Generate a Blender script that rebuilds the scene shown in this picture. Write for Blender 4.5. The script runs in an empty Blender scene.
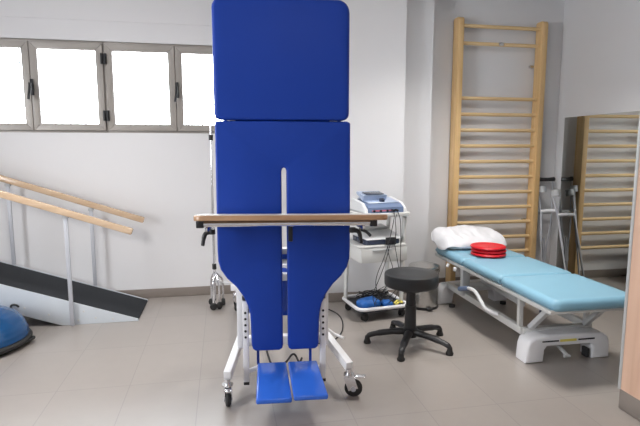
import bpy, bmesh, math, random
from mathutils import Vector, Matrix, noise
random.seed(7)
PI = math.pi
sc = bpy.context.scene
sc.cycles.sample_clamp_indirect = 5
sc.cycles.caustics_reflective = False
COL = sc.collection

# ------------------------------------------------------------------ materials
def _nodes(name):
    m = bpy.data.materials.new(name); m.use_nodes = True
    nt = m.node_tree
    return m, nt, nt.nodes['Principled BSDF']

def mat(name, col, rough=.5, metal=0, var=.04, scale=8, bump=0, bscale=60, coat=0, spec=.5):
    m, nt, p = _nodes(name)
    N, L = nt.nodes, nt.links
    tc = N.new('ShaderNodeTexCoord')
    nz = N.new('ShaderNodeTexNoise'); nz.inputs['Scale'].default_value = scale; nz.inputs['Detail'].default_value = 3
    L.new(tc.outputs['Object'], nz.inputs['Vector'])
    mr = N.new('ShaderNodeMapRange')
    mr.inputs['To Min'].default_value = 1 - var; mr.inputs['To Max'].default_value = 1 + var
    L.new(nz.outputs['Fac'], mr.inputs['Value'])
    mx = N.new('ShaderNodeVectorMath'); mx.operation = 'SCALE'
    mx.inputs[0].default_value = col[:3]
    L.new(mr.outputs[0], mx.inputs['Scale'])
    L.new(mx.outputs[0], p.inputs['Base Color'])
    p.inputs['Roughness'].default_value = rough
    p.inputs['Metallic'].default_value = metal
    p.inputs['Coat Weight'].default_value = coat
    p.inputs['Specular IOR Level'].default_value = spec
    if bump:
        n2 = N.new('ShaderNodeTexNoise'); n2.inputs['Scale'].default_value = bscale
        L.new(tc.outputs['Object'], n2.inputs['Vector'])
        b = N.new('ShaderNodeBump'); b.inputs['Strength'].default_value = bump; b.inputs['Distance'].default_value = .002
        L.new(n2.outputs['Fac'], b.inputs['Height']); L.new(b.outputs[0], p.inputs['Normal'])
    return m

def wood(name, c1, c2, axis=0, scale=14, rough=.4):
    m, nt, p = _nodes(name)
    N, L = nt.nodes, nt.links
    tc = N.new('ShaderNodeTexCoord'); mp = N.new('ShaderNodeMapping')
    s = [scale]*3; s[axis] = scale*.06
    mp.inputs['Scale'].default_value = s
    L.new(tc.outputs['Object'], mp.inputs['Vector'])
    nz = N.new('ShaderNodeTexNoise'); nz.inputs['Scale'].default_value = 2.2; nz.inputs['Detail'].default_value = 5
    nz.inputs['Distortion'].default_value = .6
    L.new(mp.outputs[0], nz.inputs['Vector'])
    cr = N.new('ShaderNodeValToRGB')
    cr.color_ramp.elements[0].position = .3; cr.color_ramp.elements[0].color = (*c1, 1)
    cr.color_ramp.elements[1].position = .7; cr.color_ramp.elements[1].color = (*c2, 1)
    L.new(nz.outputs['Fac'], cr.inputs[0]); L.new(cr.outputs[0], p.inputs['Base Color'])
    p.inputs['Roughness'].default_value = rough
    return m

def floor_mat():
    m, nt, p = _nodes('floor_tiles')
    N, L = nt.nodes, nt.links
    tc = N.new('ShaderNodeTexCoord'); sp = N.new('ShaderNodeSeparateXYZ')
    L.new(tc.outputs['Object'], sp.inputs[0])
    def math_(op, a, b=None, c=None):
        n = N.new('ShaderNodeMath'); n.operation = op
        for i, v in enumerate((a, b, c)):
            if v is None: continue
            if isinstance(v, (int, float)): n.inputs[i].default_value = v
            else: L.new(v, n.inputs[i])
        return n.outputs[0]
    def line(coord, off, pitch):
        q = math_('DIVIDE', math_('SUBTRACT', coord, off), pitch)
        fr = math_('FRACT', q)
        d = math_('MINIMUM', fr, math_('SUBTRACT', 1, fr))
        return math_('LESS_THAN', math_('MULTIPLY', d, pitch), .0022), math_('FLOOR', q)
    lx, ix = line(sp.outputs['X'], -.155, .3775)
    ly, iy = line(sp.outputs['Y'], 2.205, .575)
    g = math_('MAXIMUM', lx, ly)
    cb = N.new('ShaderNodeCombineXYZ'); L.new(ix, cb.inputs[0]); L.new(iy, cb.inputs[1])
    wn = N.new('ShaderNodeTexWhiteNoise'); L.new(cb.outputs[0], wn.inputs['Vector'])
    nz = N.new('ShaderNodeTexNoise'); nz.inputs['Scale'].default_value = 9; nz.inputs['Detail'].default_value = 6
    L.new(tc.outputs['Object'], nz.inputs['Vector'])
    v = math_('ADD', math_('MULTIPLY', wn.outputs['Value'], .05), math_('MULTIPLY', nz.outputs['Fac'], .12))
    v = math_('ADD', v, .92)
    sc_ = N.new('ShaderNodeVectorMath'); sc_.operation = 'SCALE'; sc_.inputs[0].default_value = (.335, .302, .278)
    L.new(v, sc_.inputs['Scale'])
    mx = N.new('ShaderNodeMix'); mx.data_type = 'RGBA'; mx.inputs['B'].default_value = (.21, .19, .18, 1)
    L.new(math_('MULTIPLY', g, .55), mx.inputs['Factor']); L.new(sc_.outputs[0], mx.inputs['A'])
    L.new(mx.outputs['Result'], p.inputs['Base Color'])
    r = math_('ADD', math_('MULTIPLY', nz.outputs['Fac'], .05), .28)
    L.new(r, p.inputs['Roughness'])
    p.inputs['Specular IOR Level'].default_value = 1.0
    return m

M = {}
M['wall'] = mat('wall_paint', (.765, .758, .768), .7, var=.015, scale=3, bump=.15, bscale=180)
M['ceil'] = mat('ceiling_paint', (.52, .52, .53), .8, var=.01)
M['floor'] = floor_mat()
M['skirt'] = mat('skirting_tile', (.25, .215, .19), .35, var=.06)
M['blue'] = mat('royal_blue_vinyl', (.009, .046, .33), .42, var=.03, bump=.12, bscale=350, spec=.25)
M['bluef'] = mat('footplate_vinyl', (.03, .13, .60), .12, var=.03, spec=.6)
M['bed'] = mat('light_blue_vinyl', (.235, .45, .58), .42, var=.03, bump=.1, bscale=300)
M['white'] = mat('white_powder_coat', (.80, .80, .82), .35, var=.02)
M['offw'] = mat('offwhite_metal', (.62, .62, .60), .4, var=.02)
M['grayw'] = mat('grey_white_plastic', (.52, .53, .53), .4, var=.02)
M['chrome'] = mat('chrome', (.78, .78, .80), .14, 1, var=.02)
M['steel'] = mat('brushed_steel', (.62, .61, .59), .26, 1, var=.05, scale=40)
M['alu'] = mat('aluminium', (.50, .51, .55), .5, .15, var=.03)
M['black'] = mat('black_plastic', (.015, .015, .017), .4, var=.1)
M['rubber'] = mat('black_rubber', (.02, .02, .02), .7, var=.1)
M['seat'] = mat('black_vinyl', (.018, .02, .023), .42, var=.05, bump=.1, bscale=300)
M['woodl'] = wood('pale_beech', (.66, .42, .18), (.80, .55, .28), 2)
M['woodr'] = wood('beech_rung', (.74, .52, .25), (.86, .64, .36), 0)
M['rail'] = wood('rail_wood', (.60, .42, .27), (.70, .52, .36), 0, rough=.16)
M['tray'] = wood('tray_edge_wood', (.30, .17, .09), (.46, .28, .16), 0, rough=.3)
M['traytop'] = mat('tray_laminate', (.72, .68, .62), .25, var=.03)
M['panelw'] = wood('partition_laminate', (.66, .42, .30), (.78, .53, .39), 2, scale=9, rough=.35)
M['deck'] = mat('charcoal_deck', (.028, .031, .036), .8, var=.15, scale=50, bump=.3, bscale=200, spec=.2)
M['ramp'] = mat('ramp_side_paint', (.60, .64, .68), .4, var=.02)
M['frame'] = mat('window_aluminium', (.36, .33, .30), .4, .15, var=.02)
M['red'] = mat('red_rubber', (.66, .008, .02), .38, var=.04)
M['pillow'] = mat('pillow_cotton', (.80, .80, .83), .85, var=.02, bump=.2, bscale=120)
M['bosu'] = mat('blue_dome_rubber', (.002, .07, .22), .2, var=.05, coat=0)
M['devb'] = mat('blue_grey_casing', (.16, .22, .36), .4, var=.03)
M['devl'] = mat('light_blue_casing', (.38, .46, .62), .35, var=.03)
M['devw'] = mat('white_casing', (.74, .75, .76), .35, var=.02)
M['screen'] = mat('dark_screen', (.04, .05, .08), .15, var=.02)
M['pink'] = mat('pink_stripe', (.55, .16, .22), .4, var=.02)
M['cloth'] = mat('blue_nylon', (.015, .12, .42), .55, var=.4, scale=14, bump=.4, bscale=40)
M['yellow'] = mat('yellow_strap', (.72, .62, .13), .6, var=.06)
M['tray_in'] = mat('dark_tray_liner', (.03, .035, .045), .6, var=.1)
M['grip'] = mat('grey_plastic', (.50, .51, .52), .5, var=.03)
M['grille'] = mat('grille_paint', (.05, .05, .053), .7, var=.02, spec=.1)

def glass_mat():
    m = bpy.data.materials.new('window_glass'); m.use_nodes = True
    nt = m.node_tree; N, L = nt.nodes, nt.links
    N.remove(N['Principled BSDF'])
    t = N.new('ShaderNodeBsdfTransparent'); t.inputs[0].default_value = (.95, .97, .97, 1)
    g = N.new('ShaderNodeBsdfGlossy'); g.inputs['Roughness'].default_value = .02
    fr = N.new('ShaderNodeFresnel'); fr.inputs[0].default_value = 1.45
    mx = N.new('ShaderNodeMixShader')
    L.new(fr.outputs[0], mx.inputs[0]); L.new(t.outputs[0], mx.inputs[1]); L.new(g.outputs[0], mx.inputs[2])
    L.new(mx.outputs[0], N['Material Output'].inputs[0])
    return m
M['glass'] = glass_mat()
def mirror_mat():
    m, nt, p = _nodes('mirror_silver')
    p.inputs['Base Color'].default_value = (.76, .78, .755, 1); p.inputs['Metallic'].default_value = 1
    p.inputs['Roughness'].default_value = .015
    return m
M['mirror'] = mirror_mat()
def emit_mat(name, col, s):
    m, nt, p = _nodes(name)
    p.inputs['Emission Color'].default_value = (*col, 1); p.inputs['Emission Strength'].default_value = s
    return m

# ------------------------------------------------------------------ mesh helpers
class MB:
    def __init__(s): s.bm = bmesh.new()
    def _merge(s, t, mtx=None):
        if mtx is not None: bmesh.ops.transform(t, matrix=mtx, verts=t.verts)
        me = bpy.data.meshes.new('tmp'); t.to_mesh(me); t.free()
        s.bm.from_mesh(me); bpy.data.meshes.remove(me)
        return s
    def box(s, c, size, rot=(0, 0, 0), bev=0, seg=2):
        t = bmesh.new(); bmesh.ops.create_cube(t, size=1)
        for v in t.verts: v.co = Vector((v.co.x*size[0], v.co.y*size[1], v.co.z*size[2]))
        if bev: bmesh.ops.bevel(t, geom=t.edges[:], offset=bev, segments=seg, profile=.5, affect='EDGES')
        R = Matrix.Rotation(rot[2], 4, 'Z') @ Matrix.Rotation(rot[1], 4, 'Y') @ Matrix.Rotation(rot[0], 4, 'X')
        return s._merge(t, Matrix.Translation(c) @ R)
    def cyl(s, p0, p1, r, r2=None, seg=20):
        p0, p1 = Vector(p0), Vector(p1); d = p1-p0
        t = bmesh.new()
        bmesh.ops.create_cone(t, cap_ends=True, segments=seg, radius1=r, radius2=r if r2 is None else r2, depth=d.length)
        q = d.to_track_quat('Z', 'Y').to_matrix().to_4x4()
        return s._merge(t, Matrix.Translation((p0+p1)/2) @ q)
    def bar(s, p0, p1, w, h, bev=.002, up=(0, 0, 1)):
        """rectangular bar from p0 to p1; w sideways, h along up"""
        p0, p1 = Vector(p0), Vector(p1); d = p1-p0; L = d.length; d.normalize()
        u = Vector(up); x = d.cross(u).normalized(); u = x.cross(d)
        R = Matrix((x, d, u)).transposed().to_4x4()
        t = bmesh.new(); bmesh.ops.create_cube(t, size=1)
        for v in t.verts: v.co = Vector((v.co.x*w, v.co.y*L, v.co.z*h))
        if bev: bmesh.ops.bevel(t, geom=t.edges[:], offset=bev, segments=2, profile=.5, affect='EDGES')
        return s._merge(t, Matrix.Translation((p0+p1)/2) @ R)
    def tube(s, pts, r, seg=12, closed=False, smooth=0, flat=1.0):
        P = [Vector(p) for p in pts]
        for _ in range(smooth):
            Q = []
            n = len(P)
            for i in range(n if closed else n-1):
                a, b = P[i], P[(i+1) % n]
                Q += [a*.75+b*.25, a*.25+b*.75]
            if not closed: Q = [P[0]]+Q+[P[-1]]
            P = Q
        t = bmesh.new(); n = len(P); rings = []
        prev = None
        for i, p in enumerate(P):
            if closed: d = P[(i+1) % n]-P[i-1]
            else: d = P[min(i+1, n-1)]-P[max(i-1, 0)]
            d.normalize()
            if prev is None:
                a = Vector((0, 0, 1)) if abs(d.z) < .9 else Vector((1, 0, 0))
                x = d.cross(a).normalized()
            else:
                x = (prev - d*prev.dot(d)).normalized()
            prev = x; y = d.cross(x)
            rr = r[i*(len(r)-1)//max(1, n-1)] if isinstance(r, (list, tuple)) else r
            rings.append([t.verts.new(p + x*math.cos(2*PI*k/seg)*rr + y*math.sin(2*PI*k/seg)*rr*flat) for k in range(seg)])
        for i in range(n if closed else n-1):
            a, b = rings[i], rings[(i+1) % n]
            for k in range(seg): t.faces.new((a[k], a[(k+1) % seg], b[(k+1) % seg], b[k]))
        if not closed:
            t.faces.new(rings[0][::-1]); t.faces.new(rings[-1])
        bmesh.ops.recalc_face_normals(t, faces=t.faces)
        return s._merge(t)
    def lathe(s, prof, c=(0, 0, 0), seg=40, mtx=None):
        t = bmesh.new(); rings = []
        for r, z in prof:
            if r < 1e-6: rings.append([t.verts.new((0, 0, z))])
            else: rings.append([t.verts.new((r*math.cos(2*PI*k/seg), r*math.sin(2*PI*k/seg), z)) for k in range(seg)])
        for a, b in zip(rings, rings[1:]):
            for k in range(seg):
                q = [a[k % len(a)], a[(k+1) % len(a)], b[(k+1) % len(b)], b[k % len(b)]]
                u = []
                for v in q:
                    if v not in u: u.append(v)
                if len(u) > 2: t.faces.new(u)
        bmesh.ops.recalc_face_normals(t, faces=t.faces)
        return s._merge(t, Matrix.Translation(c) @ (mtx or Matrix()))
    def prism(s, poly, a, b, plane='xz', bev=0, seg=3, mtx=None):
        """poly in the plane; extruded from a to b along the third axis"""
        def P(u, v, w):
            return {'xz': (u, w, v), 'xy': (u, v, w), 'yz': (w, u, v)}[plane]
        t = bmesh.new()
        A = [t.verts.new(P(u, v, a)) for u, v in poly]; B = [t.verts.new(P(u, v, b)) for u, v in poly]
        t.faces.new(A); t.faces.new(B[::-1]); n = len(poly)
        for i in range(n): t.faces.new((A[i], B[i], B[(i+1) % n], A[(i+1) % n]))
        bmesh.ops.recalc_face_normals(t, faces=t.faces)
        if bev:
            bmesh.ops.bevel(t, geom=[e for e in t.edges if (e.verts[0] in A) == (e.verts[1] in A) or True if _cap(e, plane)], offset=bev, segments=seg, profile=.5, affect='EDGES')
        bmesh.ops.triangulate(t, faces=[f for f in t.faces if len(f.verts) > 4])
        return s._merge(t, mtx)
    def build(s, name, m, parent=None, loc=None, sharp=38):
        me = bpy.data.meshes.new(name); bm = s.bm
        lim = math.radians(sharp)
        for f in bm.faces: f.smooth = True
        for e in bm.edges:
            if len(e.link_faces) == 2 and e.calc_face_angle(0) > lim: e.smooth = False
        bm.to_mesh(me); bm.free()
        me.materials.append(M[m] if isinstance(m, str) else m)
        o = bpy.data.objects.new(name, me); COL.objects.link(o)
        if parent is not None: o.parent = parent
        if loc is not None: o.location = loc
        return o

def _cap(e, plane):
    k = {'xz': 1, 'xy': 2, 'yz': 0}[plane]
    return abs(e.verts[0].co[k]-e.verts[1].co[k]) < 1e-7

def rrect(x0, z0, x1, z1, r, n=6):
    if not isinstance(r, (list, tuple)): r = [r]*4      # bl, br, tr, tl
    out = []
    for (cx, cz, sx, sz, a0, rr) in ((x0, z0, 1, 1, 180, r[0]), (x1, z0, -1, 1, 270, r[1]), (x1, z1, -1, -1, 0, r[2]), (x0, z1, 1, -1, 90, r[3])):
        c = (cx+sx*rr, cz+sz*rr)
        for i in range(n+1):
            a = math.radians(a0+90*i/n)
            out.append((c[0]+rr*math.cos(a), c[1]+rr*math.sin(a)))
    return out

def thing(name, label, cat, loc=(0, 0, 0), rz=0, group=None):
    o = bpy.data.objects.new(name, None); COL.objects.link(o)
    o.empty_display_size = .1
    o.location = loc; o.rotation_euler = (0, 0, rz)
    return tag(o, label, cat, group)
def tag(o, label, cat, group=None, kind=None):
    o['label'] = label; o['category'] = cat
    if group: o['group'] = group
    if kind: o['kind'] = kind
    return o
def struct(o): o['kind'] = 'structure'; return o

def copy_tree(root):
    r = root.copy(); COL.objects.link(r)
    for ch in root.children:
        c = ch.copy(); COL.objects.link(c); c.parent = r
        for g in ch.children:
            d = g.copy(); COL.objects.link(d); d.parent = c
    return r

# ------------------------------------------------------------------ room
YW, YC, YR, YL = 4.485, 4.055, 4.18, 4.353      # window wall, column, narrow recess, wall-bar wall
XR, XL, YF, ZC = 3.17, -3.3, -2.6, 2.75
T = .2
struct(MB().box(((XL+XR)/2, (YF+YW)/2+.1, -.05), (XR-XL+.6, YW-YF+.6, .1)).build('floor', 'floor'))
struct(MB().box(((XL+XR)/2, (YF+YW)/2+.1, ZC+.05), (XR-XL+.6, YW-YF+.6, .1)).build('ceiling', 'ceil'))
WX0, WX1, WZ0, WZ1 = -2.06, .77, 1.433, 2.172
XC0 = .80                                        # left face of the column
w = MB()
w.box(((XL+WX0)/2, YW+T/2, ZC/2), (WX0-XL, T, ZC))
w.box(((WX1+XC0)/2, YW+T/2, ZC/2), (XC0-WX1, T, ZC))
w.box(((WX0+WX1)/2, YW+T/2, WZ0/2), (WX1-WX0, T, WZ0))
w.box(((WX0+WX1)/2, YW+T/2, (WZ1+ZC)/2), (WX1-WX0, T, ZC-WZ1))
struct(w.build('wall_back', 'wall'))
struct(MB().box(((XL+XC0)/2, YW-.005, (2.33+ZC)/2), (XC0-XL, .010, ZC-2.33), bev=.003).build('trim_1', 'wall'))
XC1 = 1.512
struct(MB().box(((XC0+XC1)/2, (YC+YW+T)/2, ZC/2), (XC1-XC0, YW+T-YC, ZC)).build('wall_column', 'wall'))
XS1 = 1.805
struct(MB().box(((XC1+XS1)/2, (YR+YW+T)/2, ZC/2), (XS1-XC1, YW+T-YR, ZC)).build('wall_recess', 'wall'))
struct(MB().box(((XS1+XR)/2, (YL+YW+T)/2, ZC/2), (XR-XS1, YW+T-YL, ZC)).build('wall_alcove', 'wall'))
struct(MB().box((XR+T/2, (YF+YW+T)/2, ZC/2), (T, YW+T-YF, ZC)).build('wall_right', 'wall'))
# left wall with a big window opening, front wall (behind the camera) with another
LY0, LY1, LZ0, LZ1 = .3, 2.0, 1.0, 2.1
w = MB()
w.box((XL-T/2, (YF+LY0)/2, ZC/2), (T, LY0-YF, ZC))
w.box((XL-T/2, (LY1+YW+T)/2, ZC/2), (T, YW+T-LY1, ZC))
w.box((XL-T/2, (LY0+LY1)/2, LZ0/2), (T, LY1-LY0, LZ0))
w.box((XL-T/2, (LY0+LY1)/2, (LZ1+ZC)/2), (T, LY1-LY0, ZC-LZ1))
struct(w.build('wall_left', 'wall'))
struct(MB().box(((XL+XR)/2, YF-T/2, ZC/2), (XR-XL, T, ZC)).build('wall_front', 'wall'))
def skirt(n, x0, y0, x1, y1):
    o = MB().box(((x0+x1)/2, (y0+y1)/2, .0405), (abs(x1-x0)+.012, abs(y1-y0)+.012, .079), bev=.002).build('baseboard_'+n, 'skirt')
    struct(o)
skirt('back', XL+.01, YW-.007, XC0-.012, YW-.007)
skirt('column', XC0-.002, YC-.007, XC1+.008, YC-.007)
skirt('recess', XC1+.012, YR-.007, XS1-.008, YR-.007)
skirt('alcove', XS1+.012, YL-.007, XR-.008, YL-.007)
skirt('right', XR-.007, YF+.01, XR-.007, YL-.02)
skirt('left', XL+.007, YF+.01, XL+.007, YW-.03)

# window: two pairs of casements under one head
FY = YW+.045
def casement_window(n, x0, x1, handle_x):
    root = bpy.data.objects.new('window_%d' % n, None); COL.objects.link(root)
    root.location = (0, 0, 0); struct(root)
    f = MB(); d = .05; t = .016
    f.box(((x0+x1)/2, FY, WZ1-t/2), (x1-x0, d, t), bev=.002)
    f.box(((x0+x1)/2, FY, WZ0+t/2), (x1-x0, d, t), bev=.002)
    f.box((x0+t/4, FY, (WZ0+WZ1)/2), (t/2, d, WZ1-WZ0), bev=.001)
    f.box((x1-t/4, FY, (WZ0+WZ1)/2), (t/2, d, WZ1-WZ0), bev=.001)
    xm = (x0+x1)/2
    f.box((xm, FY+.012, (WZ0+WZ1)/2), (.03, .016, WZ1-WZ0))
    for zz in (WZ0+.018, WZ1-.018): f.box(((x0+x1)/2, FY+.013, zz), (x1-x0, .02, .036))
    for xx in (x0+.013, x1-.013): f.box((xx, FY+.013, (WZ0+WZ1)/2), (.026, .02, WZ1-WZ0))
    f.build('window_frame', 'frame', root)
    for s, (a, b) in enumerate(((x0+.009, xm-.002), (xm+.002, x1-.009))):
        p = .056; z0, z1 = WZ0+.018, WZ1-.018; y = FY-.018
        m = MB(); hh = (z0+z1)/2
        # mitred profiles
        m.prism([(a, z0), (a, z1), (a+p, z1-p), (a+p, z0+p)], y-.024, y+.02, bev=.004)
        m.prism([(b, z0), (b, z1), (b-p, z1-p), (b-p, z0+p)], y-.024, y+.02, bev=.004)
        m.prism([(a, z0), (b, z0), (b-p, z0+p), (a+p, z0+p)], y-.024, y+.02, bev=.004)
        m.prism([(a, z1), (b, z1), (b-p, z1-p), (a+p, z1-p)], y-.024, y+.02, bev=.004)
        sash = m.build('sash', 'frame', root)
        MB().box(((a+b)/2, y, hh), (b-a-2*p+.01, .006, z1-z0-2*p+.01)).build('pane', 'glass', sash)
        hx = a+.004 if s == 0 else b-.004
        for hz in (WZ0+.14, WZ1-.14):
            MB().box((hx, y-.034, hz), (.022, .02, .085), bev=.003).cyl((hx, y-.044, hz-.042), (hx, y-.044, hz+.042), .007, seg=10).build('hinge', 'black', sash)
    h = MB(); zc = (WZ0+WZ1)/2-.01; y = FY-.055
    h.box((xm+.012, y, zc), (.026, .012, .13), bev=.004)
    h.cyl((xm+.012, y, zc+.02), (xm+.012, y-.045, zc+.02), .009)
    h.tube([(xm+.012, y-.045, zc+.03), (xm+.010, y-.05, zc-.02), (xm-.004, y-.05, zc-.10)], .010, smooth=2)
    h.build('window_handle', 'black', root)
casement_window(1, WX0, -.935, -1.48)
casement_window(2, -.935, .19, -.36)
casement_window(3, .19, WX1, .48)
# security grille outside
g = MB()
for i in range(23):
    x = WX0+.03+i*.124
    g.cyl((x, YW+T+.06, WZ0-.05), (x, YW+T+.06, WZ1+.05), .006, seg=8)
for z in (WZ0-.03, WZ1+.03): g.box(((WX0+WX1)/2, YW+T+.06, z), (WX1-WX0+.1, .02, .02))
for x in (WX0, WX1): g.box((x, YW+T+.03, WZ1+.03), (.02, .08, .02)).box((x, YW+T+.03, WZ0-.03), (.02, .08, .02))
struct(g.build('trim_2', 'grille'))

# ------------------------------------------------------------------ ramp with handrails
SL = .343
RX, RY0, RY1 = -.66, 3.872, 4.385
def rz(x): return (RX-x)*SL
r = thing('training_ramp', 'charcoal sloped walking ramp with white sides and two wooden handrails below the window', 'ramp', (RX, (RY0+RY1)/2, 0))
D = (RY1-RY0)/2
L2 = 1.45
m = MB()
m.prism([(0, 0), (0, .012), (-L2, .012+L2*SL), (-L2-.9, .012+L2*SL), (-L2-.9, L2*SL-.012), (-L2, L2*SL-.012), (-.07, .001)], -D+.014, D-.014)
m.build('deck', 'deck', r)
for s in (-1, 1):
    y = s*(D-.006)
    MB().prism([(0.002, 0), (0.002, .016), (-L2, .016+L2*SL), (-L2-.9, .016+L2*SL), (-L2-.9, L2*SL-.17), (-L2, L2*SL-.17), (-.535, 0)], y-.006, y+.006, bev=.0015).build('side_panel', 'ramp', r)
    for x in (-1.65, -2.25): MB().box((x, y*.9, (L2*SL-.16)/2), (.04, .04, L2*SL-.16)).build('leg', 'alu', r)
b = MB()
for (x, z) in ((-.30, .045), (-.18, .03), (-.42, .035), (-.62, .09), (-.78, .15), (-.80, .10), (-.98, .16), (-.38, .10), (-.98, .25)):
    MB().cyl((x, -D-.001, z), (x, -D-.005, z), .007, seg=10).build('bolt', 'offw', r)
MB().tube([(-.87, -D-.001, .162), (-.865, -D-.014, .178), (-.845, -D-.016, .186), (-.825, -D-.014, .178), (-.82, -D-.001, .162)], .007, smooth=1).build('handle', 'black', r)
def rail(y, xe, z):
    MB().bar((xe, y, z), (-L2, y, z+(xe+L2)*SL), .045, .046, bev=.006).bar((-L2+.01, y, z+(xe+L2)*SL-.004), (-L2-.9, y, z+(xe+L2)*SL-.004), .045, .046, bev=.006).build('handrail', 'rail', r)
rail(-D-.03, -.005, .694); rail(D-.01, 0.0, .705)
def post(x, y, z0, z1):
    p = MB().box((x, y, (z0+z1)/2), (.029, .014, z1-z0), bev=.003)
    p.build('post', 'alu', r)
    MB().box((x, y, z1+.006), (.04, .03, .022), bev=.004).build('post_cap', 'grip', r)
for x in (-.455, -1.15, -1.9): post(x, -D-.03, .005, .700-.045+min(-x, L2)*SL)
for x in (-.412, -1.02, -1.8): post(x, D-.01+.0, min(-x, L2)*SL+.02, .705-.045+min(-x, L2)*SL)

# ------------------------------------------------------------------ half ball balance trainer
bb = thing('balance_dome', 'glossy blue half ball balance trainer on black base, cut by the left edge', 'balance trainer', (-1.615, 3.53, 0))
MB().lathe([(0, 0.004), (.26, .004), (.30, .018), (.318, .03), (.32, .045), (.31, .058), (.285, .06), (0, .06)], seg=64).build('base', 'rubber', bb)
pr_ = []
for i in range(41):
    a = i/40*PI/2
    rr = .300*math.cos(a)**.78 if i < 40 else 0; z = .06+.205*math.sin(a)
    g_ = .0012*math.sin(i*1.6)
    pr_.append((max(0, rr+g_*math.cos(a)), z+g_*math.sin(a)))
MB().lathe(pr_, seg=64).build('dome', 'bosu', bb)
MB().tube([(.30, .06, .03), (.335, .04, .035), (.335, -.0, .035), (.30, -.02, .03)], .009, smooth=1).build('grip', 'rubber', bb)

# ------------------------------------------------------------------ caster
def caster(parent, x, y, z_top, rad, head, matf='chrome', wide=.024):
    """fork hanging from z_top; wheel trails towards angle head"""
    dx, dy = math.cos(head), math.sin(head)
    wx, wy = x+dx*rad*.55, y+dy*rad*.55
    R = Matrix.Rotation(head, 4, 'Z')
    m = MB()
    m.cyl((x, y, z_top), (x, y, z_top-.03), .014, seg=16)
    m.cyl((x, y, z_top-.026), (x, y, z_top-.034), .028, seg=20)
    for s in (-1, 1):
        o = s*(wide/2+.005)
        px, py = -dy*o, dx*o
        m.bar((x+px, y+py, z_top-.034), (wx+px, wy+py, rad-.004), .004, rad*1.15, bev=.001, up=(dx, dy, .001))
    m.bar((x-dx*.02, y-dy*.02, z_top-.036), (x+dx*rad*.9, y+dy*rad*.9, z_top-.044), wide+.014, .006)
    f = m.build('caster', matf, parent)
    prof = [(.0, -wide/2), (rad*.6, -wide/2), (rad*.85, -wide/2), (rad, -wide/4), (rad, wide/4), (rad*.85, wide/2), (rad*.6, wide/2), (0, wide/2)]
    MB().lathe(prof, (wx, wy, rad), seg=28, mtx=R @ Matrix.Rotation(PI/2, 4, 'X')).build('wheel', 'rubber', f)
    ax = Vector((-dy, dx, 0))
    c = Vector((wx, wy, rad))
    MB().cyl(c-ax*(wide/2+.009), c+ax*(wide/2+.009), rad*.3, seg=16).build('hub', 'alu', f)
    # brake pedal
    MB().bar((x+dx*rad*.8, y+dy*rad*.8, z_top-.04), (x+dx*rad*1.9, y+dy*rad*1.9, z_top-.038), wide+.004, .009).build('brake_pedal', matf, f)
    return f

# ------------------------------------------------------------------ tilt table
tt = thing('tilt_table', 'upright royal blue tilt table on a white wheeled frame with two footplates', 'tilt table', (.302, 2.5, 0), math.radians(-5))
MB().prism(rrect(-.338, 1.441, .330, 2.022, [.035, .035, .06, .05]), 0, .055, bev=.017, seg=4).build('head_cushion', 'blue', tt)
MB().prism(rrect(-.343, 1.443, .335, 2.026, [.035, .035, .06, .05]), .057, .072, bev=.003).build('head_board', 'white', tt)
def body_outline(g=0, slot=.0125):
    L_ = [(-.336-g, 1.425+g*0), (-.339-g, .80), (-.337-g, .735), (-.325-g, .690), (-.295-g, .645), (-.250-g, .600), (-.215-g, .550), (-.192-g, .500), (-.181-g, .450), (-.178-g, .40), (-.176-g, .285-g), (-.170-g, .263-g), (-.155-g, .252-g)]
    Ls = [(-slot-.018, .252-g), (-slot-.004, .262-g), (-slot, .28)]
    S = [(-slot, 1.19), (-slot*.7, 1.202), (0, 1.207)]
    left = [(-.318-g, 1.437), (-.331-g, 1.432)] + L_ + Ls + S
    right = [(-x, z) for x, z in left]
    right = [(x, z) for x, z in right]
    out = left + right[::-1][1:]
    return out
def smooth_curve(P): return P
MB().prism(body_outline(), 0, .055, bev=.011, seg=4).build('body_cushion', 'blue', tt, sharp=60)
MB().prism(body_outline(.004, .014), .057, .072, bev=.002).build('body_board', 'white', tt)
MB().box((0, .095, 1.438), (.60, .02, .10), bev=.004).build('gap_backing', 'blue', tt)  # added strip that blocks the gap between the cushions so it stays dark
# frame behind the boards
f = MB()
for s in (-1, 1):
    f.box((s*.26, .10, 1.34), (.04, .05, 1.16), bev=.003)
    f.box((s*.12, .10, .52), (.035, .04, .46), bev=.003)
f.box((0, .14, 1.36), (.56, .04, .05), bev=.003); f.box((0, .19, .745), (.40, .04, .025), bev=.003); f.box((0, .19, .685), (.40, .04, .02), bev=.003); f.box((0, .19, .60), (.3, .04, .04), bev=.003)
f.box((0, .10, .765), (.58, .05, .03), bev=.003)
f.box((0, .10, 1.85), (.56, .05, .05), bev=.003)
f.build('back_frame', 'white', tt)
f = MB()
f.box((0, .40, .60), (.34, .05, .05), bev=.003)
f.box((-.14, .40, .36), (.05, .05, .50), bev=.003); f.box((.14, .40, .36), (.05, .05, .50), bev=.003)
f.bar((-.14, .40, .59), (-.2, .12, .80), .04, .04); f.bar((.14, .40, .59), (.2, .12, .80), .04, .04)
f.build('lift_frame', 'white', tt)
MB().cyl((0, .36, .36), (0, .22, .62), .032).box((0, .20, .715), (.14, .05, .03), bev=.004).box((0, .38, .36), (.09, .10, .07), bev=.01).build('lift_motor', 'blue', tt)
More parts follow.
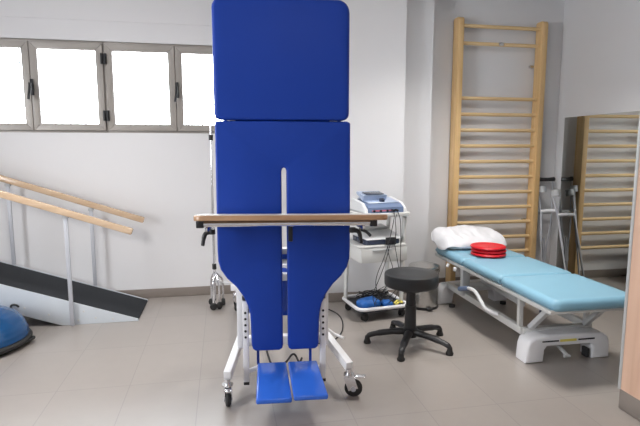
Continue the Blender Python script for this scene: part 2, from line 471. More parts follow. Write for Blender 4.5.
# base
f = MB()
f.bar((-.25, .28, .205), (.25, .28, .205), .045, .05)
f.bar((-.25, .30, .205), (-.30, -.055, .150), .038, .048); f.bar((.25, .30, .205), (.335, -.03, .160), .038, .048)
f.bar((-.16, .28, .205), (-.24, 1.42, .205), .045, .05); f.bar((.16, .28, .205), (.12, 1.42, .205), .045, .05)
f.bar((-.385, 1.42, .205), (.20, 1.42, .205), .045, .05)
f.build('base_frame', 'white', tt)
for s in (-1, 1):
    f = MB()
    x = -.243 if s < 0 else .228
    f.box((x, .16, .40), (.030, .04, .37), bev=.003)
    f.box((x, .19, .58), (.05, .07, .03), bev=.004).bar((x, .2, .57), (x*.9, .11, .86), .03, .03)
    f.build('upright', 'white', tt)
    x = -.207 if s < 0 else .200
    lg = MB().box((x, .035, .295), (.030, .03, .44), bev=.003).box((x*.96, .075, .46), (.03, .06, .03), bev=.002).build('footrest_bar', 'white', tt)
    MB().box((x, .035, .068), (.030, .030, .018), bev=.002).build('end_cap', 'black', lg)
    for k in range(5): MB().cyl((x, .021, .455-k*.033), (x, .018, .455-k*.033), .0065, seg=12).build('adjustment_hole', 'black', lg)
    MB().cyl((x, .05, .51), (x, .05, .535), .014, .018).build('knob', 'black', lg)
    MB().bar((x, .05, .12), (x*.6, .05, .15), .02, .02).build('footplate_arm', 'white', lg)
caster(tt, -.30, -.055, .135, .037, math.radians(-80), wide=.026)
caster(tt, .330, -.035, .150, .047, math.radians(-12), wide=.026)
caster(tt, -.345, 1.42, .18, .036, math.radians(70), wide=.026)
caster(tt, .16, 1.42, .18, .036, math.radians(80), wide=.026)
# footplates
for s, (a, b, c, d) in ((-1, (-.148, .004, .019, -.150)), (1, (.012, .168, .191, .027))):
    # back edge a..b at y=.04 z=.19 ; front edge d..c at y=-.20 z=.115
    t = MB()
    ya, za, yb, zb = .035, .176, -.295, .138
    if s > 0: zb = .146
    n = 8
    bm = t.bm
    vs = []
    for k, (yy, zz) in enumerate(((ya, za), (yb, zb))):
        xa, xb = (a, b) if k == 0 else (d, c)
        for h_ in (0, -.026):
            vs.append([bm.verts.new((xa, yy, zz+h_)), bm.verts.new((xb, yy, zz+h_))])
    A, A2, B, B2 = vs
    for q in ((A[0], A[1], B[1], B[0]), (A2[1], A2[0], B2[0], B2[1]), (A[0], A2[0], A2[1], A[1]), (B[1], B2[1], B2[0], B[0]), (A[0], B[0], B2[0], A2[0]), (A[1], A2[1], B2[1], B[1])): bm.faces.new(q)
    bmesh.ops.recalc_face_normals(bm, faces=bm.faces)
    bmesh.ops.bevel(bm, geom=bm.edges[:], offset=.009, segments=4, profile=.5, affect='EDGES')
    t.build('footplate', 'bluef', tt)
    MB().box((-.145 if s < 0 else .135, .06, .215), (.014, .006, .12)).build('footplate_strap', 'blue', tt)
# padded tray in front
tr = MB()
Rt = Matrix.Translation((.028, -.165, .979)) @ Matrix.Rotation(math.radians(-6.2), 4, 'X') @ Matrix.Rotation(math.radians(.5), 4, 'Y')
tr.prism(rrect(-.442, -.135, .442, .135, .045), -.012, .012, plane='xy', bev=.004, mtx=Rt)
tray = tr.build('tray', 'tray', tt)
t2 = MB(); t2.prism(rrect(-.437, -.130, .437, .130, .042), .012, .0145, plane='xy', bev=.001, mtx=Rt)
t2.build('tray_surface', 'traytop', tray)
t3 = MB(); t3.cyl((-.38, -.26, .966), (.40, -.26, .962), .0135)
t3.build('tray_rail', 'chrome', tray)
for x, z in ((-.385, .9665), (.402, .962)): MB().box((x, -.26, z), (.034, .032, .034), bev=.004).build('rail_end_cap', 'black', tray)
for x in (-.36, .36): MB().bar((x, -.255, .938), (x, .10, .918), .012, .018).build('tray_arm', 'chrome', tt)
def lever(x, y, z, s, ang=0):
    m = MB(); m.cyl((x, y, z+.012), (x, y, z-.012), .016)
    m.tube([(x, y, z), (x+s*.03, y-.01, z-.004), (x+s*.038, y-.012, z-.03), (x+s*.044, y-.012, z-.065)], [.012, .011, .009, .008], smooth=2)
    m.build('lock_lever', 'black', tt)
lever(-.352, -.10, .905, -1); lever(.332, -.10, .902, 1)
MB().cyl((.026, -.10, .935), (.026, -.10, .95), .012).box((.026, -.10, .892), (.022, .018, .085), bev=.006).build('centre_lever', 'black', tt)
MB().bar((.026, -.245, .952), (.026, .0, .952), .02, .012).build('tray_post', 'chrome', tt)
# pedal bar on the rear right
MB().cyl((.17, .75, .19), (.36, .72, .05), .009).cyl((.36, .72, .05), (.41, .66, .045), .010).build('foot_pedal', 'white', tt)

# power cable of the table on the floor
def on_floor(pts, r): return [(x, y, r+.0005) for x, y in pts]
c = MB().tube(on_floor([(.70, 4.02), (.80, 3.9), (.88, 3.72), (.86, 3.5), (.79, 3.28), (.66, 3.14), (.50, 3.2), (.44, 3.35)], .0045), .0045, smooth=3)
tag(c.build('power_cable', 'black'), 'black power cable looping on the floor tiles behind the blue tilt table', 'cable')
# short hose loop under the table
MB().tube([(-.10, .22, .16), (-.07, .12, .10), (.0, .10, .13), (.05, .16, .18), (.08, .12, .12), (.09, .08, .17)], .006, smooth=3).build('cable', 'black', tt)

# ------------------------------------------------------------------ slim chrome stand
st = thing('pole_stand', 'slim chrome hook-top pole stand on small black castors left of the tilt table', 'stand', (-.085, 4.10, 0))
MB().cyl((0, 0, .06), (0, 0, 1.0), .0105).cyl((0, 0, 1.0), (0, 0, 1.585), .008).build('pole', 'chrome', st)
MB().tube([(0, 0, 1.58), (.008, 0, 1.61), (.03, 0, 1.65), (.05, 0, 1.66), (.062, 0, 1.64)], .0035, smooth=2).build('hook', 'chrome', st)
for z in (1.39, .345): MB().cyl((0, 0, z-.022), (0, 0, z+.022), .017).build('clamp', 'black', st)
for i, (x, y) in enumerate(((-.012, -.07), (.035, -.045), (.065, .05), (-.03, .06))):
    lg = MB().tube([(0, 0, .30), (x*.6, y*.6, .26), (x, y, .22), (x, y, .06)], .009, smooth=2).build('leg', 'chrome', st)
    MB().lathe([(0, -.014), (.024, -.014), (.030, -.006), (.030, .006), (.024, .014), (0, .014)], (x, y-.004, .030), seg=20, mtx=Matrix.Rotation(i*.7+.3, 4, 'Z') @ Matrix.Rotation(PI/2, 4, 'X')).build('castor', 'rubber', lg)
MB().cyl((0, 0, .215), (.13, -.02, .205), .007).box((.03, -.01, .22), (.05, .03, .02), bev=.003).build('cross_arm', 'white', st)

# ------------------------------------------------------------------ trolley
TA = math.radians(8)
tv = thing('equipment_trolley', 'white wheeled trolley with shelves carrying therapy units beside the blue table', 'trolley', (1.17, 3.72, 0), TA)
def shelf_slab(z0, z1, x0=-.20, x1=.20, y0=-.17, y1=.17, rr=.03):
    return MB().prism(rrect(x0, y0, x1, y1, rr), z0, z1, plane='xy', bev=.005)
shelf_slab(.795, .822, -.215, .215, -.185, .185, .05).build('top_shelf', 'offw', tv)
m = shelf_slab(.562, .578, -.215, .19); m.build('middle_shelf', 'offw', tv)
dr = MB().box((-.005, -.005, .505), (.385, .33, .112), bev=.006).build('drawer', 'offw', tv)
MB().box((-.025, -.175, .545), (.16, .010, .012), bev=.002).build('drawer_pull', 'grayw', dr)
m = shelf_slab(.068, .080, -.215, .205, -.19, .18, .06); m.build('bottom_shelf', 'tray_in', tv)
MB().tube([(x, y, .096) for x, y in rrect(-.215, -.19, .205, .18, .06)], .014, closed=True).build('shelf_rim', 'white', tv)
for (x, y, xt) in ((-.205, .12, -.185), (-.195, -.15, -.195), (.18, -.10, .195), (.175, .15, .185)):
    if y < -.12: continue
    MB().tube([(x, y, .085), ((x+xt)/2, y, .45), (xt, y, .796)], [.019, .020, .021], smooth=1, flat=.8).build('post', 'offw', tv)
for x, y, hd in ((-.16, -.16, 1.9), (.165, -.14, 2.2), (-.175, .13, 1.2), (.16, .14, .6)):
    f = MB().cyl((x, y, .07), (x, y, .045), .012).box((x, y, .048), (.03, .045, .02), rot=(0, 0, hd), bev=.004).build('caster', 'black', tv)
    for k in (-1, 1):
        MB().lathe([(0, -.008), (.022, -.008), (.028, -.003), (.028, .003), (.022, .008), (0, .008)], (x+k*.012*math.cos(hd), y+k*.012*math.sin(hd), .028), seg=20, mtx=Matrix.Rotation(hd-PI/2, 4, 'Z') @ Matrix.Rotation(PI/2, 4, 'X')).build('wheel', 'rubber', f)

def T_(x, y, z=0):      # trolley local to world
    return (1.17+x*math.cos(TA)-y*math.sin(TA), 3.72+x*math.sin(TA)+y*math.cos(TA), z)
# electrotherapy unit on the top shelf
e = thing('electrotherapy_unit', 'blue-grey electrotherapy unit with raised display on the top trolley shelf', 'medical device', T_(.01, 0, .8225), TA)
prof = [(-.15, 0), (-.15, .042), (-.10, .068), (.09, .088), (.13, .07), (.13, 0)]
MB().prism(prof, -.145, .150, plane='yz', bev=.006).build('casing', 'devb', e)
for s, xx in ((-1, -.158), (1, .165)):
    MB().prism([(-.152, .0), (-.145, .03), (-.08, .072), (.10, .098), (.14, .075), (.14, 0)], xx-.018, xx+.014, plane='yz', bev=.01).build('side_cheek', 'devw', e)
MB().prism([(-.105, .071), (.09, .092), (.085, .098), (-.10, .077)], -.13, .135, plane='yz', bev=.002).build('top_panel', 'devl', e)
hd = MB().prism([(-.03, .080), (.09, .125), (.10, .145), (-.05, .125)], -.14, .06, plane='yz', bev=.006).build('display_housing', 'devl', e)
MB().box((-.04, -.0, .138), (.15, .085, .006), rot=(math.radians(8), 0, 0), bev=.002).build('screen', 'screen', hd)
MB().cyl((.0, -.075, .078), (.0, -.080, .100), .022).build('dial', 'screen', e)
MB().box((-.03, -.1515, .018), (.17, .003, .010)).build('socket_strip', 'pink', e)
for k in range(3): MB().cyl((-.10+k*.055, -.152, .016), (-.10+k*.055, -.160, .016), .009, seg=12).build('socket', 'black', e)
for k in range(2): MB().cyl((.05+k*.03, -.152, .02), (.05+k*.03, -.185, .018), .009, seg=12).build('plug', 'black', e)
for i, pts in enumerate(([(.05, -.18, .018), (.03, -.235, -.03), (-.04, -.24, -.30), (-.13, -.24, -.48), (-.10, -.235, -.60), (-.02, -.14, -.665)],
                         [(.08, -.18, .018), (.085, -.232, -.05), (.085, -.235, -.35), (.08, -.235, -.55), (.04, -.14, -.67)])):
    MB().tube(pts, .0028, seg=8, smooth=3).build('lead', 'black', e)

u = thing('ultrasound_unit', 'low white therapy unit with dark base on the middle trolley shelf', 'medical device', T_(.0, 0, .5785), TA)
MB().prism(rrect(-.15, -.14, .15, .14, .04), 0, .042, plane='xy', bev=.006).build('base', 'screen', u)
MB().prism([(-.145, .041), (-.14, .052), (-.06, .075), (.10, .095), (.13, .085), (.14, .041)], -.15, .145, plane='yz', bev=.01).build('cover', 'devw', u)
MB().prism([(.02, .092), (.12, .105), (.125, .12), (.0, .108)], -.11, .11, plane='yz', bev=.004).build('display', 'grayw', u)
MB().tube([(-.10, -.11, .07), (-.13, -.12, .10), (-.17, -.12, .12), (-.19, -.12, .118)], [.012, .012, .013, .018], smooth=1).build('probe', 'black', u)
c = thing('control_box', 'small black boxy adapter hanging with leads in front of the white unit', 'adapter', T_(.045, -.155, .5795), TA)
MB().box((0, -.015, .030), (.085, .02, .055), bev=.006).build('casing', 'black', c)
for i, pts in enumerate(([(-.03, -.03, .03), (-.05, -.065, -.05), (.01, -.07, -.20), (-.08, -.075, -.33), (-.16, -.07, -.42), (-.10, 0, -.455)],
                         [(.02, -.03, .03), (.03, -.065, -.10), (.06, -.07, -.25), (.03, -.07, -.40), (.0, 0, -.458)],
                         [(-.01, -.03, .02), (-.06, -.065, -.10), (-.12, -.075, -.24), (-.18, -.075, -.36), (-.14, -.05, -.45)],
                         [(.03, -.03, .05), (.02, -.06, .12), (.01, -.055, .20), (.03, -.045, .235)])):
    MB().tube(pts, .0028, seg=8, smooth=3).build('lead', 'black', c)
# tangled leads at the back of the bottom shelf
m = MB()
for k in range(9):
    a = [(random.uniform(-.15, .17), random.uniform(.0, .14), random.uniform(.105, .165)) for _ in range(9)]
    m.tube([T_(*p) for p in a], .0032, seg=6, smooth=2)
tag(m.build('tangled_leads', 'black'), 'heap of tangled black leads on the bottom trolley shelf', 'cables', kind='stuff')
def crumple(cx, cy, cz, sx, sy, sz, seed, mtl, name, label, cat, rot=0, amp=.35):
    t = bmesh.new(); bmesh.ops.create_icosphere(t, subdivisions=4, radius=1)
    for v in t.verts:
        n = v.co.normalized()
        q = Vector((abs(n.x)**.6*math.copysign(1, n.x), abs(n.y)**.6*math.copysign(1, n.y), abs(n.z)**.8*math.copysign(1, n.z)))
        k = 1+amp*noise.noise(n*2.2+Vector((seed, 0, 0)))+amp*.4*noise.noise(n*6+Vector((seed, 3, 0)))
        v.co = Vector((q.x*sx, q.y*sy, max(q.z*sz*k, -sz*.55)))
        v.co.x *= .9+.1*k; v.co.y *= .9+.1*k
    o = MB(); o._merge(t, Matrix.Rotation(rot, 4, 'Z')); o = o.build(name, mtl)
    o.location = T_(cx, cy, cz); o.rotation_euler = (0, 0, TA)
    tag(o, label, cat)
crumple(-.095, -.085, .107, .090, .065, .045, 1, 'cloth', 'electrode_pouch', 'crumpled bright blue fabric pouch at the left of the bottom trolley shelf', 'pouch')
crumple(.048, -.115, .099, .042, .045, .03, 5, 'cloth', 'electrode_pouch', 'smaller blue fabric pouch in the middle of the bottom trolley shelf', 'pouch')
yb = MB()
yb.tube([T_(.105, -.15, .101), T_(.12, -.15, .105), T_(.15, -.12, .11), T_(.175, -.14, .10), T_(.17, -.11, .11)], .011, flat=.5, smooth=2)
yb.tube([T_(.105, -.13, .104), T_(.13, -.12, .12), T_(.165, -.09, .112), T_(.17, -.06, .10)], .009, flat=.5, smooth=2)
tag(yb.build('yellow_strap', 'yellow'), 'yellow folded strap at the right front of the bottom trolley shelf', 'strap')

# ------------------------------------------------------------------ stool
s = thing('rolling_stool', 'black round stool with a five-armed star base in front of the trolley', 'stool', (1.208, 3.05, 0))
SH = .010
MB().lathe([(r_, z_+SH) for r_, z_ in [(0, .392), (.158, .392), (.170, .396), (.176, .405), (.177, .43), (.177, .468), (.174, .476), (.166, .480), (.08, .4815), (0, .482)]], seg=56).build('seat', 'seat', s)
MB().cyl((0, 0, .37), (0, 0, .415), .07, .11).build('seat_plate', 'black', s)
MB().cyl((0, 0, .09), (0, 0, .27), .040, .036).cyl((0, 0, .27), (0, 0, .375), .030).build('column', 'black', s)
hb = MB().lathe([(0, .055), (.045, .055), (.055, .075), (.05, .11), (.036, .12), (0, .12)], seg=24).build('hub', 'black', s)
for k in range(5):
    a = math.radians(166+72*k); dx, dy = math.cos(a), math.sin(a)
    arm = MB().tube([(dx*.03, dy*.03, .09), (dx*.12, dy*.12, .086), (dx*.22, dy*.22, .072), (dx*.275, dy*.275, .058), (dx*.287, dy*.287, .04)], [.027, .024, .020, .017, .014], smooth=2, flat=.85)
    arm = arm.build('base_arm', 'black', s)
    MB().lathe([(0, 0), (.023, 0), (.025, .010), (.019, .025), (.015, .05), (0, .052)], (dx*.285, dy*.285, .0), seg=18).build('foot', 'rubber', arm)

# ------------------------------------------------------------------ bin
b = thing('pedal_bin', 'round steel pedal bin with grey lid behind the black stool', 'bin', (1.615, 3.80, 0))
MB().lathe([(0, .018), (.120, .018), (.121, .30), (.117, .303), (0, .303)], seg=48).build('body', 'steel', b)
MB().lathe([(0, 0), (.122, 0), (.124, .012), (.122, .022), (0, .022)], seg=48).build('base_ring', 'black', b)
MB().lathe([(.124, .300), (.127, .306), (.129, .340), (.122, .352), (.085, .362), (0, .366)], seg=48).build('lid', 'steel', b)
MB().box((0, -.135, .02), (.05, .05, .008), bev=.002).build('pedal', 'black', b)
MB().box((0, .125, .30), (.04, .02, .05), bev=.004).build('hinge', 'black', b)

# ------------------------------------------------------------------ wall bars
wb = thing('wall_bars', 'tall pale wooden wall bars fixed to the wall behind the treatment couch', 'wall bars', (2.49, YL, 0))
PX0, PX1 = -.405, .415
for x in (PX0, PX1):
    y0, y1 = -.125, -.018
    MB().prism(rrect(y0, .012, y1, 2.45, [.006, .006, .02, .03]), x-.026, x+.026, plane='yz', bev=.003).build('upright', 'woodl', wb)
zs = [2.385, 2.235]+[1.755-.1427*k for k in range(11)]
for i, z in enumerate(zs):
    MB().tube([(PX0+.0262, -.072, z), (PX1-.0262, -.072, z)], .0195, seg=16, flat=.85).build('rung', 'woodr', wb)
for x, dx in ((PX0, 1), (PX1, -1)):
    for z in (2.06, .62):
        MB().box((x+dx*.050, -.010, z), (.045, .018, .022), bev=.002).build('bracket', 'steel', wb)
MB().box((.0, -.095, 2.235), (.045, .010, .026), bev=.002).build('bracket', 'steel', wb)

# ------------------------------------------------------------------ mirror
mi = thing('wall_mirror', 'large frameless mirror on the right wall reflecting the wall bars', 'mirror', (XR, 3.2, 0))
MB().box((-.009, 0, .845), (.014, 2.04, 1.49)).build('backing', 'grayw', mi)
MB().box((-.0185, 0, .845), (.005, 2.04, 1.49)).build('glass', 'mirror', mi)

# ------------------------------------------------------------------ wooden partition at the right edge
pa = thing('wooden_partition', 'pinkish wood-grain partition panel with dark plinth at the right edge', 'partition', (1.94, 1.25, 0))
MB().box((.06, -.05, 1.42), (.12, 1.70, 2.64)).build('panel', 'panelw', pa)
MB().box((.06, -.05, .052), (.125, 1.71, .10), bev=.003).build('plinth', 'skirt', pa)
MB().box((.06, .808, 1.42), (.13, .016, 2.64), bev=.002).build('edge_trim', 'grayw', pa)

# ------------------------------------------------------------------ treatment couch
BR = math.radians(-.8)
bd = thing('treatment_couch', 'light blue padded treatment couch on an off-white metal frame', 'treatment couch', (2.052, 2.40, 0), BR)
ZT = .462
def pad(y0, y1, hump, r0, r1):
    """cushion section with softly rounded edges"""
    t = bmesh.new(); W = .283; nx, ny = 24, 30; TH = .058
    grid = {}
    for side in (0, 1):
        for i in range(nx+1):
            for j in range(ny+1):
                u = -1+2*i/nx; v = j/ny
                yy = y0+(y1-y0)*v
                # rounded corners
                ed = min(1-abs(u), 1) * W
                ev = min(v, 1-v)*(y1-y0)
                x = u*W
                rr = r0 if v < .5 else r1
                if rr > 0:
                    vy = rr-ev; ux = rr-(W-abs(x))
                    if vy > 0 and ux > 0:
                        k = math.hypot(vy, ux)/max(vy, ux)
                        x = math.copysign(W-rr+ux/k, x); e2 = rr-vy/k
                        yy = y0+e2 if v < .5 else y1-e2
                b = min(1, min(ed, ev)/.028)
                b = math.sqrt(max(0, 1-(1-b)**2))
                z = ZT-TH/2+(b*TH/2+.004*hump*b)*(1 if side == 0 else -1)
                grid[side, i, j] = t.verts.new((x, yy, z))
    for side in (0, 1):
        for i in range(nx):
            for j in range(ny):
                q = [grid[side, i, j], grid[side, i+1, j], grid[side, i+1, j+1], grid[side, i, j+1]]
                t.faces.new(q if side == 0 else q[::-1])
    bmesh.ops.remove_doubles(t, verts=t.verts, dist=.0004)
    bmesh.ops.recalc_face_normals(t, faces=t.faces)
    m = MB(); m._merge(t); return m
pad(-.04, .535, 1, .06, .012).build('foot_cushion', 'bed', bd, sharp=80)
pad(.538, 1.08, 1, .012, .012).build('middle_cushion', 'bed', bd, sharp=80)
pad(1.083, 1.62, 1, .012, .05).build('head_cushion', 'bed', bd, sharp=80)
f = MB(); zf = .392
for sx in (-1, 1): f.bar((sx*.262, -.005, zf), (sx*.262, 1.59, zf), .030, .024)
for y in (.01, .53, 1.08, 1.58): f.bar((-.25, y, zf), (.25, y, zf), .030, .022)
f.build('top_frame', 'offw', bd)
MB().box((0, .30, .395), (.46, .44, .012)).box((0, .80, .395), (.46, .48, .012)).box((0, 1.33, .395), (.46, .44, .012)).build('cushion_board', 'grayw', bd)
f = MB()
for sx in (-1, 1): f.bar((sx*.235, .31, .172), (sx*.225, 1.42, .165), .035, .045)
for y in (.32, 1.38): f.bar((-.235, y, .168), (.235, y, .168), .04, .04)
f.build('lower_frame', 'offw', bd)
for sx in (-1, 1):
    MB().bar((sx*.235, .345, .175), (sx*.235, .355, .385), .026, .03, up=(1, 0, 0)).build('upright', 'offw', bd)
    MB().bar((sx*.235, 1.10, .17), (sx*.235, 1.11, .385), .045, .06, up=(1, 0, 0)).build('upright', 'grayw', bd)
    MB().bar((sx*.19, .30, .195), (sx*.19, .12, .375), .03, .035, up=(1, 0, 0)).build('scissor_arm', 'grayw', bd)
    MB().bar((sx*.12, .50, .28), (sx*.12, 1.05, .30), .028, .04).build('inner_rail', 'grayw', bd)
MB().box((.02, .22, .345), (.16, .08, .055), rot=(.4, 0, 0), bev=.006).bar((-.2, .20, .33), (.24, .20, .33), .02, .02).build('actuator', 'screen', bd)
def foot_base(y, name='base_foot', W=.288, cx=.016):
    out = [(-W+cx, .002), (-W+.006+cx, .10), (-W+.02+cx, .140), (-W+.055+cx, .163), (-.10+cx, .174), (.10+cx, .174), (W-.055+cx, .163), (W-.02+cx, .140), (W-.006+cx, .10), (W+cx, .002),
           (W-.12+cx, .002), (W-.125+cx, .08), (W-.14+cx, .10), (-W+.14+cx, .10), (-W+.125+cx, .08), (-W+.12+cx, .002)]
    o = MB().prism(out, y-.062, y+.062, bev=.016, seg=4).build(name, 'white', bd, sharp=50)
    return o
fb = foot_base(.265)
MB().box((-.115, .201, .136), (.11, .004, .008)).build('dark_stripe', 'black', fb)
MB().box((.13, .201, .136), (.11, .004, .008)).build('dark_stripe', 'black', fb)
MB().box((.005, .201, .136), (.11, .004, .014)).build('plaque', 'yellow', fb)
MB().box((.16, .24, .035), (.02, .05, .06), bev=.004).build('leveller', 'black', fb)
fb = foot_base(1.46, W=.31, cx=0)
for x in (-.28, .28): MB().lathe([(0, 0), (.025, 0), (.025, .02), (0, .02)], (x+.05*(1 if x < 0 else -1), 1.33, 0), seg=16).build('castor', 'rubber', fb)
MB().tube([(-.27, 1.10, .225), (-.285, .95, .272), (-.287, .84, .280), (-.287, .76, .235), (-.285, .70, .195), (-.275, .63, .188), (-.245, .58, .188)], .014, smooth=3).build('foot_rail', 'white', bd)
MB().cyl((-.268, 1.12, .215), (-.284, .95, .268), .019).build('foot_rail_sleeve', 'devb', bd)
MB().box((-.292, 1.17, .36), (.02, .03, .03), bev=.004).build('release_catch', 'white', bd)
MB().cyl((-.285, 1.30, .375), (-.30, 1.30, .35), .012).build('pivot_cap', 'white', bd)
MB().bar((-.04, .36, .13), (-.0, .20, .04), .018, .018, up=(1, 0, 0)).cyl((-.02, .20, .035), (.02, .20, .035), .010).build('foot_pedal', 'grayw', bd)

def B_(x, y, z=0):
    return (2.052+x*math.cos(BR)-y*math.sin(BR), 2.40+x*math.sin(BR)+y*math.cos(BR), z)
# red balance cushions
dpos = [(.0, 0, 0), (.004, .006, .4), (-.003, .003, .9)]
dl = ['red round balance disc at the bottom of the stack on the couch', 'red round balance disc in the middle of the stack on the couch', 'red round balance disc on top of the stack with raised rim']
m = MB().lathe([(0, .002), (.10, .002), (.125, .006), (.134, .013), (.134, .020), (.127, .0275), (.118, .029), (.112, .0245), (.08, .0215), (0, .021)], seg=56)
base = m.build('balance_disc', 'red')
for k in range(3):
    o = base if k == 0 else base.copy()
    if k: COL.objects.link(o)
    x, y, z = B_(-.025+dpos[k][0], 1.15+dpos[k][1], ZT+.0045+k*.0272)
    o.location = (x, y, z)
    o.rotation_euler = (0, 0, dpos[k][2])
    tag(o, dl[k], 'balance disc', 'red balance discs stacked on the couch')

# pillow
t = bmesh.new(); nx, ny = 56, 36; g_ = {}
for side in (0, 1):
    for i in range(nx+1):
        for j in range(ny+1):
            u, v = -1+2*i/nx, -1+2*j/ny
            px = u*.30*(1-.10*abs(v)**3); py = v*.19*(1-.16*abs(u)**4)
            e1 = (1-abs(u)**4)*(1-abs(v)**2.6)
            h_ = .064*max(0, e1)**.5
            n = noise.noise(Vector((px*9, py*9, side*3)))*.020*max(0, e1)**.3 + noise.noise(Vector((px*22+4, py*14, side*5)))*.010*max(0, e1)**.3
            n += .022*math.sin((px*38+py*22)+2.5*noise.noise(Vector((px*6, py*6, 1))))*max(0, abs(u)-.45)
            zz = (h_+n) if side == 0 else -(h_*.62+n*.3)
            # the left end droops over the side of the couch
            zz -= max(0, -px-.255)**1.0*.9 + max(0, px-.24)*.15
            zz += .022*v
            g_[side, i, j] = t.verts.new((px, py, zz))
for side in (0, 1):
    for i in range(nx):
        for j in range(ny):
            q = [g_[side, i, j], g_[side, i+1, j], g_[side, i+1, j+1], g_[side, i, j+1]]
            t.faces.new(q if side == 0 else q[::-1])
bmesh.ops.remove_doubles(t, verts=t.verts, dist=.0003)
bmesh.ops.recalc_face_normals(t, faces=t.faces)
m = MB(); m._merge(t)
pl = m.build('pillow', 'pillow', sharp=80)
pl.location = B_(-.012, 1.52, ZT+.080); pl.rotation_euler = (math.radians(7), 0, BR-math.radians(1))
tag(pl, 'plump white pillow at the head of the light blue treatment couch', 'pillow')

# ------------------------------------------------------------------ crutches
def align(root, foot, top, roll=0):
    foot, top = Vector(foot), Vector(top)
    d = (top-foot).normalized()
    q = d.to_track_quat('Z', 'Y').to_matrix().to_4x4() @ Matrix.Rotation(roll, 4, 'Z')
    root.matrix_world = Matrix.Translation(foot) @ q
def forearm_crutch(label):
    c = thing('forearm_crutch', label, 'crutch', (0, 0, 0), 0, 'forearm crutches leaning in the corner')
    MB().cyl((0, 0, .03), (0, 0, .42), .0085).build('lower_tube', 'alu', c)
    MB().cyl((0, 0, .40), (0, 0, .72), .011).tube([(0, 0, .72), (0, .01, .78), (0, .03, .94)], .010, smooth=1).build('upper_tube', 'alu', c)
    MB().lathe([(0, 0), (.017, 0), (.018, .012), (.012, .03), (.011, .05), (0, .05)]).build('rubber_tip', 'rubber', c)
    MB().cyl((0, 0, .41), (0, 0, .435), .014).build('height_collar', 'grip', c)
    MB().tube([(0, .0, .72), (0, -.05, .725), (0, -.125, .725)], [.014, .016, .017]).build('handgrip', 'white', c)
    m = MB()
    t = bmesh.new(); n = 20; ra, rb = [], []
    for k in range(n+1):
        a = math.radians(-215+250*k/n+0)
        for lst, rr in ((ra, .038), (rb, .034)):
            lst.append([t.verts.new((rr*math.sin(a), .0+.0+rr*math.cos(a)-.01, z)) for z in (.90, .96)])
    for k in range(n):
        t.faces.new((ra[k][0], ra[k+1][0], ra[k+1][1], ra[k][1])); t.faces.new((rb[k][1], rb[k+1][1], rb[k+1][0], rb[k][0]))
        t.faces.new((ra[k][1], ra[k+1][1], rb[k+1][1], rb[k][1])); t.faces.new((ra[k+1][0], ra[k][0], rb[k][0], rb[k+1][0]))
    t.faces.new((ra[0][0], ra[0][1], rb[0][1], rb[0][0])); t.faces.new((ra[-1][1], ra[-1][0], rb[-1][0], rb[-1][1]))
    m._merge(t); m.build('arm_cuff', 'grip', c)
    return c
a = forearm_crutch('grey forearm crutch nearest the mirror with white cuff and foot angled towards it')
align(a, (3.06, 3.90, 0), (3.065, 4.20, .93), math.radians(-95))
b_ = forearm_crutch('grey forearm crutch standing upright between the wall bars and the angled crutch')
align(b_, (2.945, 4.13, 0), (2.975, 4.27, .95), math.radians(-120))
def underarm_crutch(label, foot, top, roll):
    c = thing('underarm_crutch', label, 'crutch', (0, 0, 0), 0)
    MB().prism([(-.09, .995), (.09, .995), (.097, 1.02), (.085, 1.038), (.03, 1.030), (-.03, 1.030), (-.085, 1.038), (-.097, 1.02)], -.018, .018, bev=.007).build('armpit_pad', 'black', c)
    for s_ in (-1, 1):
        MB().tube([(s_*.075, 0, 1.0), (s_*.070, 0, .70), (s_*.055, 0, .52), (s_*.018, 0, .36), (s_*.016, 0, .22)], .008, smooth=2).build('side_tube', 'alu', c)
    MB().cyl((-.066, 0, .70), (.066, 0, .70), .015).build('handgrip', 'grip', c)
    MB().cyl((0, 0, .03), (0, 0, .45), .010).build('lower_tube', 'alu', c)
    MB().lathe([(0, 0), (.022, 0), (.023, .015), (.013, .04), (0, .05)]).build('rubber_tip', 'rubber', c)
    align(c, foot, top, roll)
underarm_crutch('aluminium underarm crutch with black armpit pad leaning between wall bars and corner', (3.02, 4.215, 0), (3.04, 4.31, 1.03), 0)

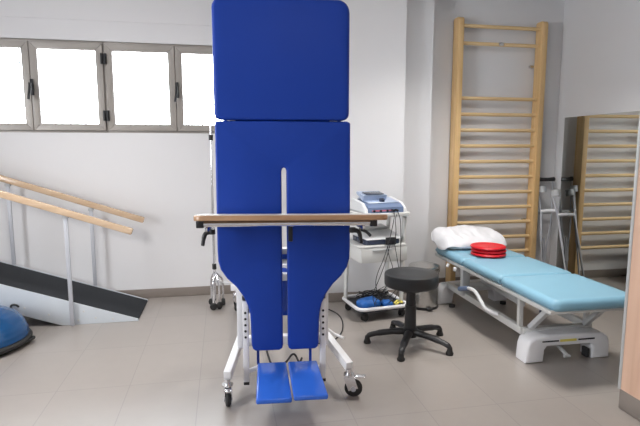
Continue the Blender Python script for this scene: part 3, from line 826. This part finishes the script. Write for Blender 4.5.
# ------------------------------------------------------------------ lights
def area(name, loc, rot, sx, sy, power, col=(1, 1, 1), spread=PI):
    l = bpy.data.lights.new(name, 'AREA'); l.shape = 'RECTANGLE'; l.size = sx; l.size_y = sy
    l.energy = power; l.color = col; l.spread = spread
    o = bpy.data.objects.new(name, l); COL.objects.link(o); o.location = loc; o.rotation_euler = rot
    return o
lm = emit_mat('lamp_diffuser', (1, .98, .95), 6)
FIX = [(1.75, 2.95), (-1.0, 3.05), (.3, .3), (-1.6, .2)]
labs = ['ceiling light panel above the treatment couch', 'ceiling light panel above the left part of the room by the ramp', 'ceiling light panel above the camera', 'ceiling light panel behind the camera on the left']
for (x, y), lb in zip(FIX, labs):
    c = thing('ceiling_light', lb, 'ceiling light', (x, y, ZC), 0, 'ceiling light panels')
    MB().box((0, 0, -.02), (.62, .62, .038), bev=.004).build('frame', 'white', c)
    MB().box((0, 0, -.042), (.56, .56, .006)).build('diffuser', lm, c)
PW = [21, 14, 2, 2]
for (x, y), p in zip(FIX, PW): area('panel_lamp', (x, y, ZC-.06), (0, 0, 0), .55, .55, p, (1, .97, .93), math.radians(115))
# daylight through the left window and the back windows
for nm, loc, rot, sx, sy in (('portal_left', (XL-T-.02, (LY0+LY1)/2, (LZ0+LZ1)/2), (0, math.radians(-90), 0), LZ1-LZ0, LY1-LY0),
                            ('portal_back', ((WX0+WX1)/2, YW+T+.02, (WZ0+WZ1)/2), (math.radians(-90), 0, 0), WX1-WX0, WZ1-WZ0)):
    area(nm, loc, rot, sx, sy, 1).data.cycles.is_portal = True
w = bpy.data.worlds.new('sky'); sc.world = w; w.use_nodes = True
bg = w.node_tree.nodes['Background']; bg.inputs[0].default_value = (.93, .96, 1, 1); bg.inputs[1].default_value = 20

# ------------------------------------------------------------------ camera
cam = bpy.data.cameras.new('camera'); co = bpy.data.objects.new('camera', cam); COL.objects.link(co)
cam.sensor_width = 36; cam.lens = 500/640*36; cam.clip_start = .05
co.location = (0, 0, 1.3)
co.rotation_euler = (math.radians(90-7.3), 0, math.radians(-11))
sc.camera = co
sc.view_settings.view_transform = 'Standard'; sc.view_settings.look = 'None'; sc.view_settings.gamma = 1
sc.view_settings.use_curve_mapping = False
sc.view_settings.exposure = .12
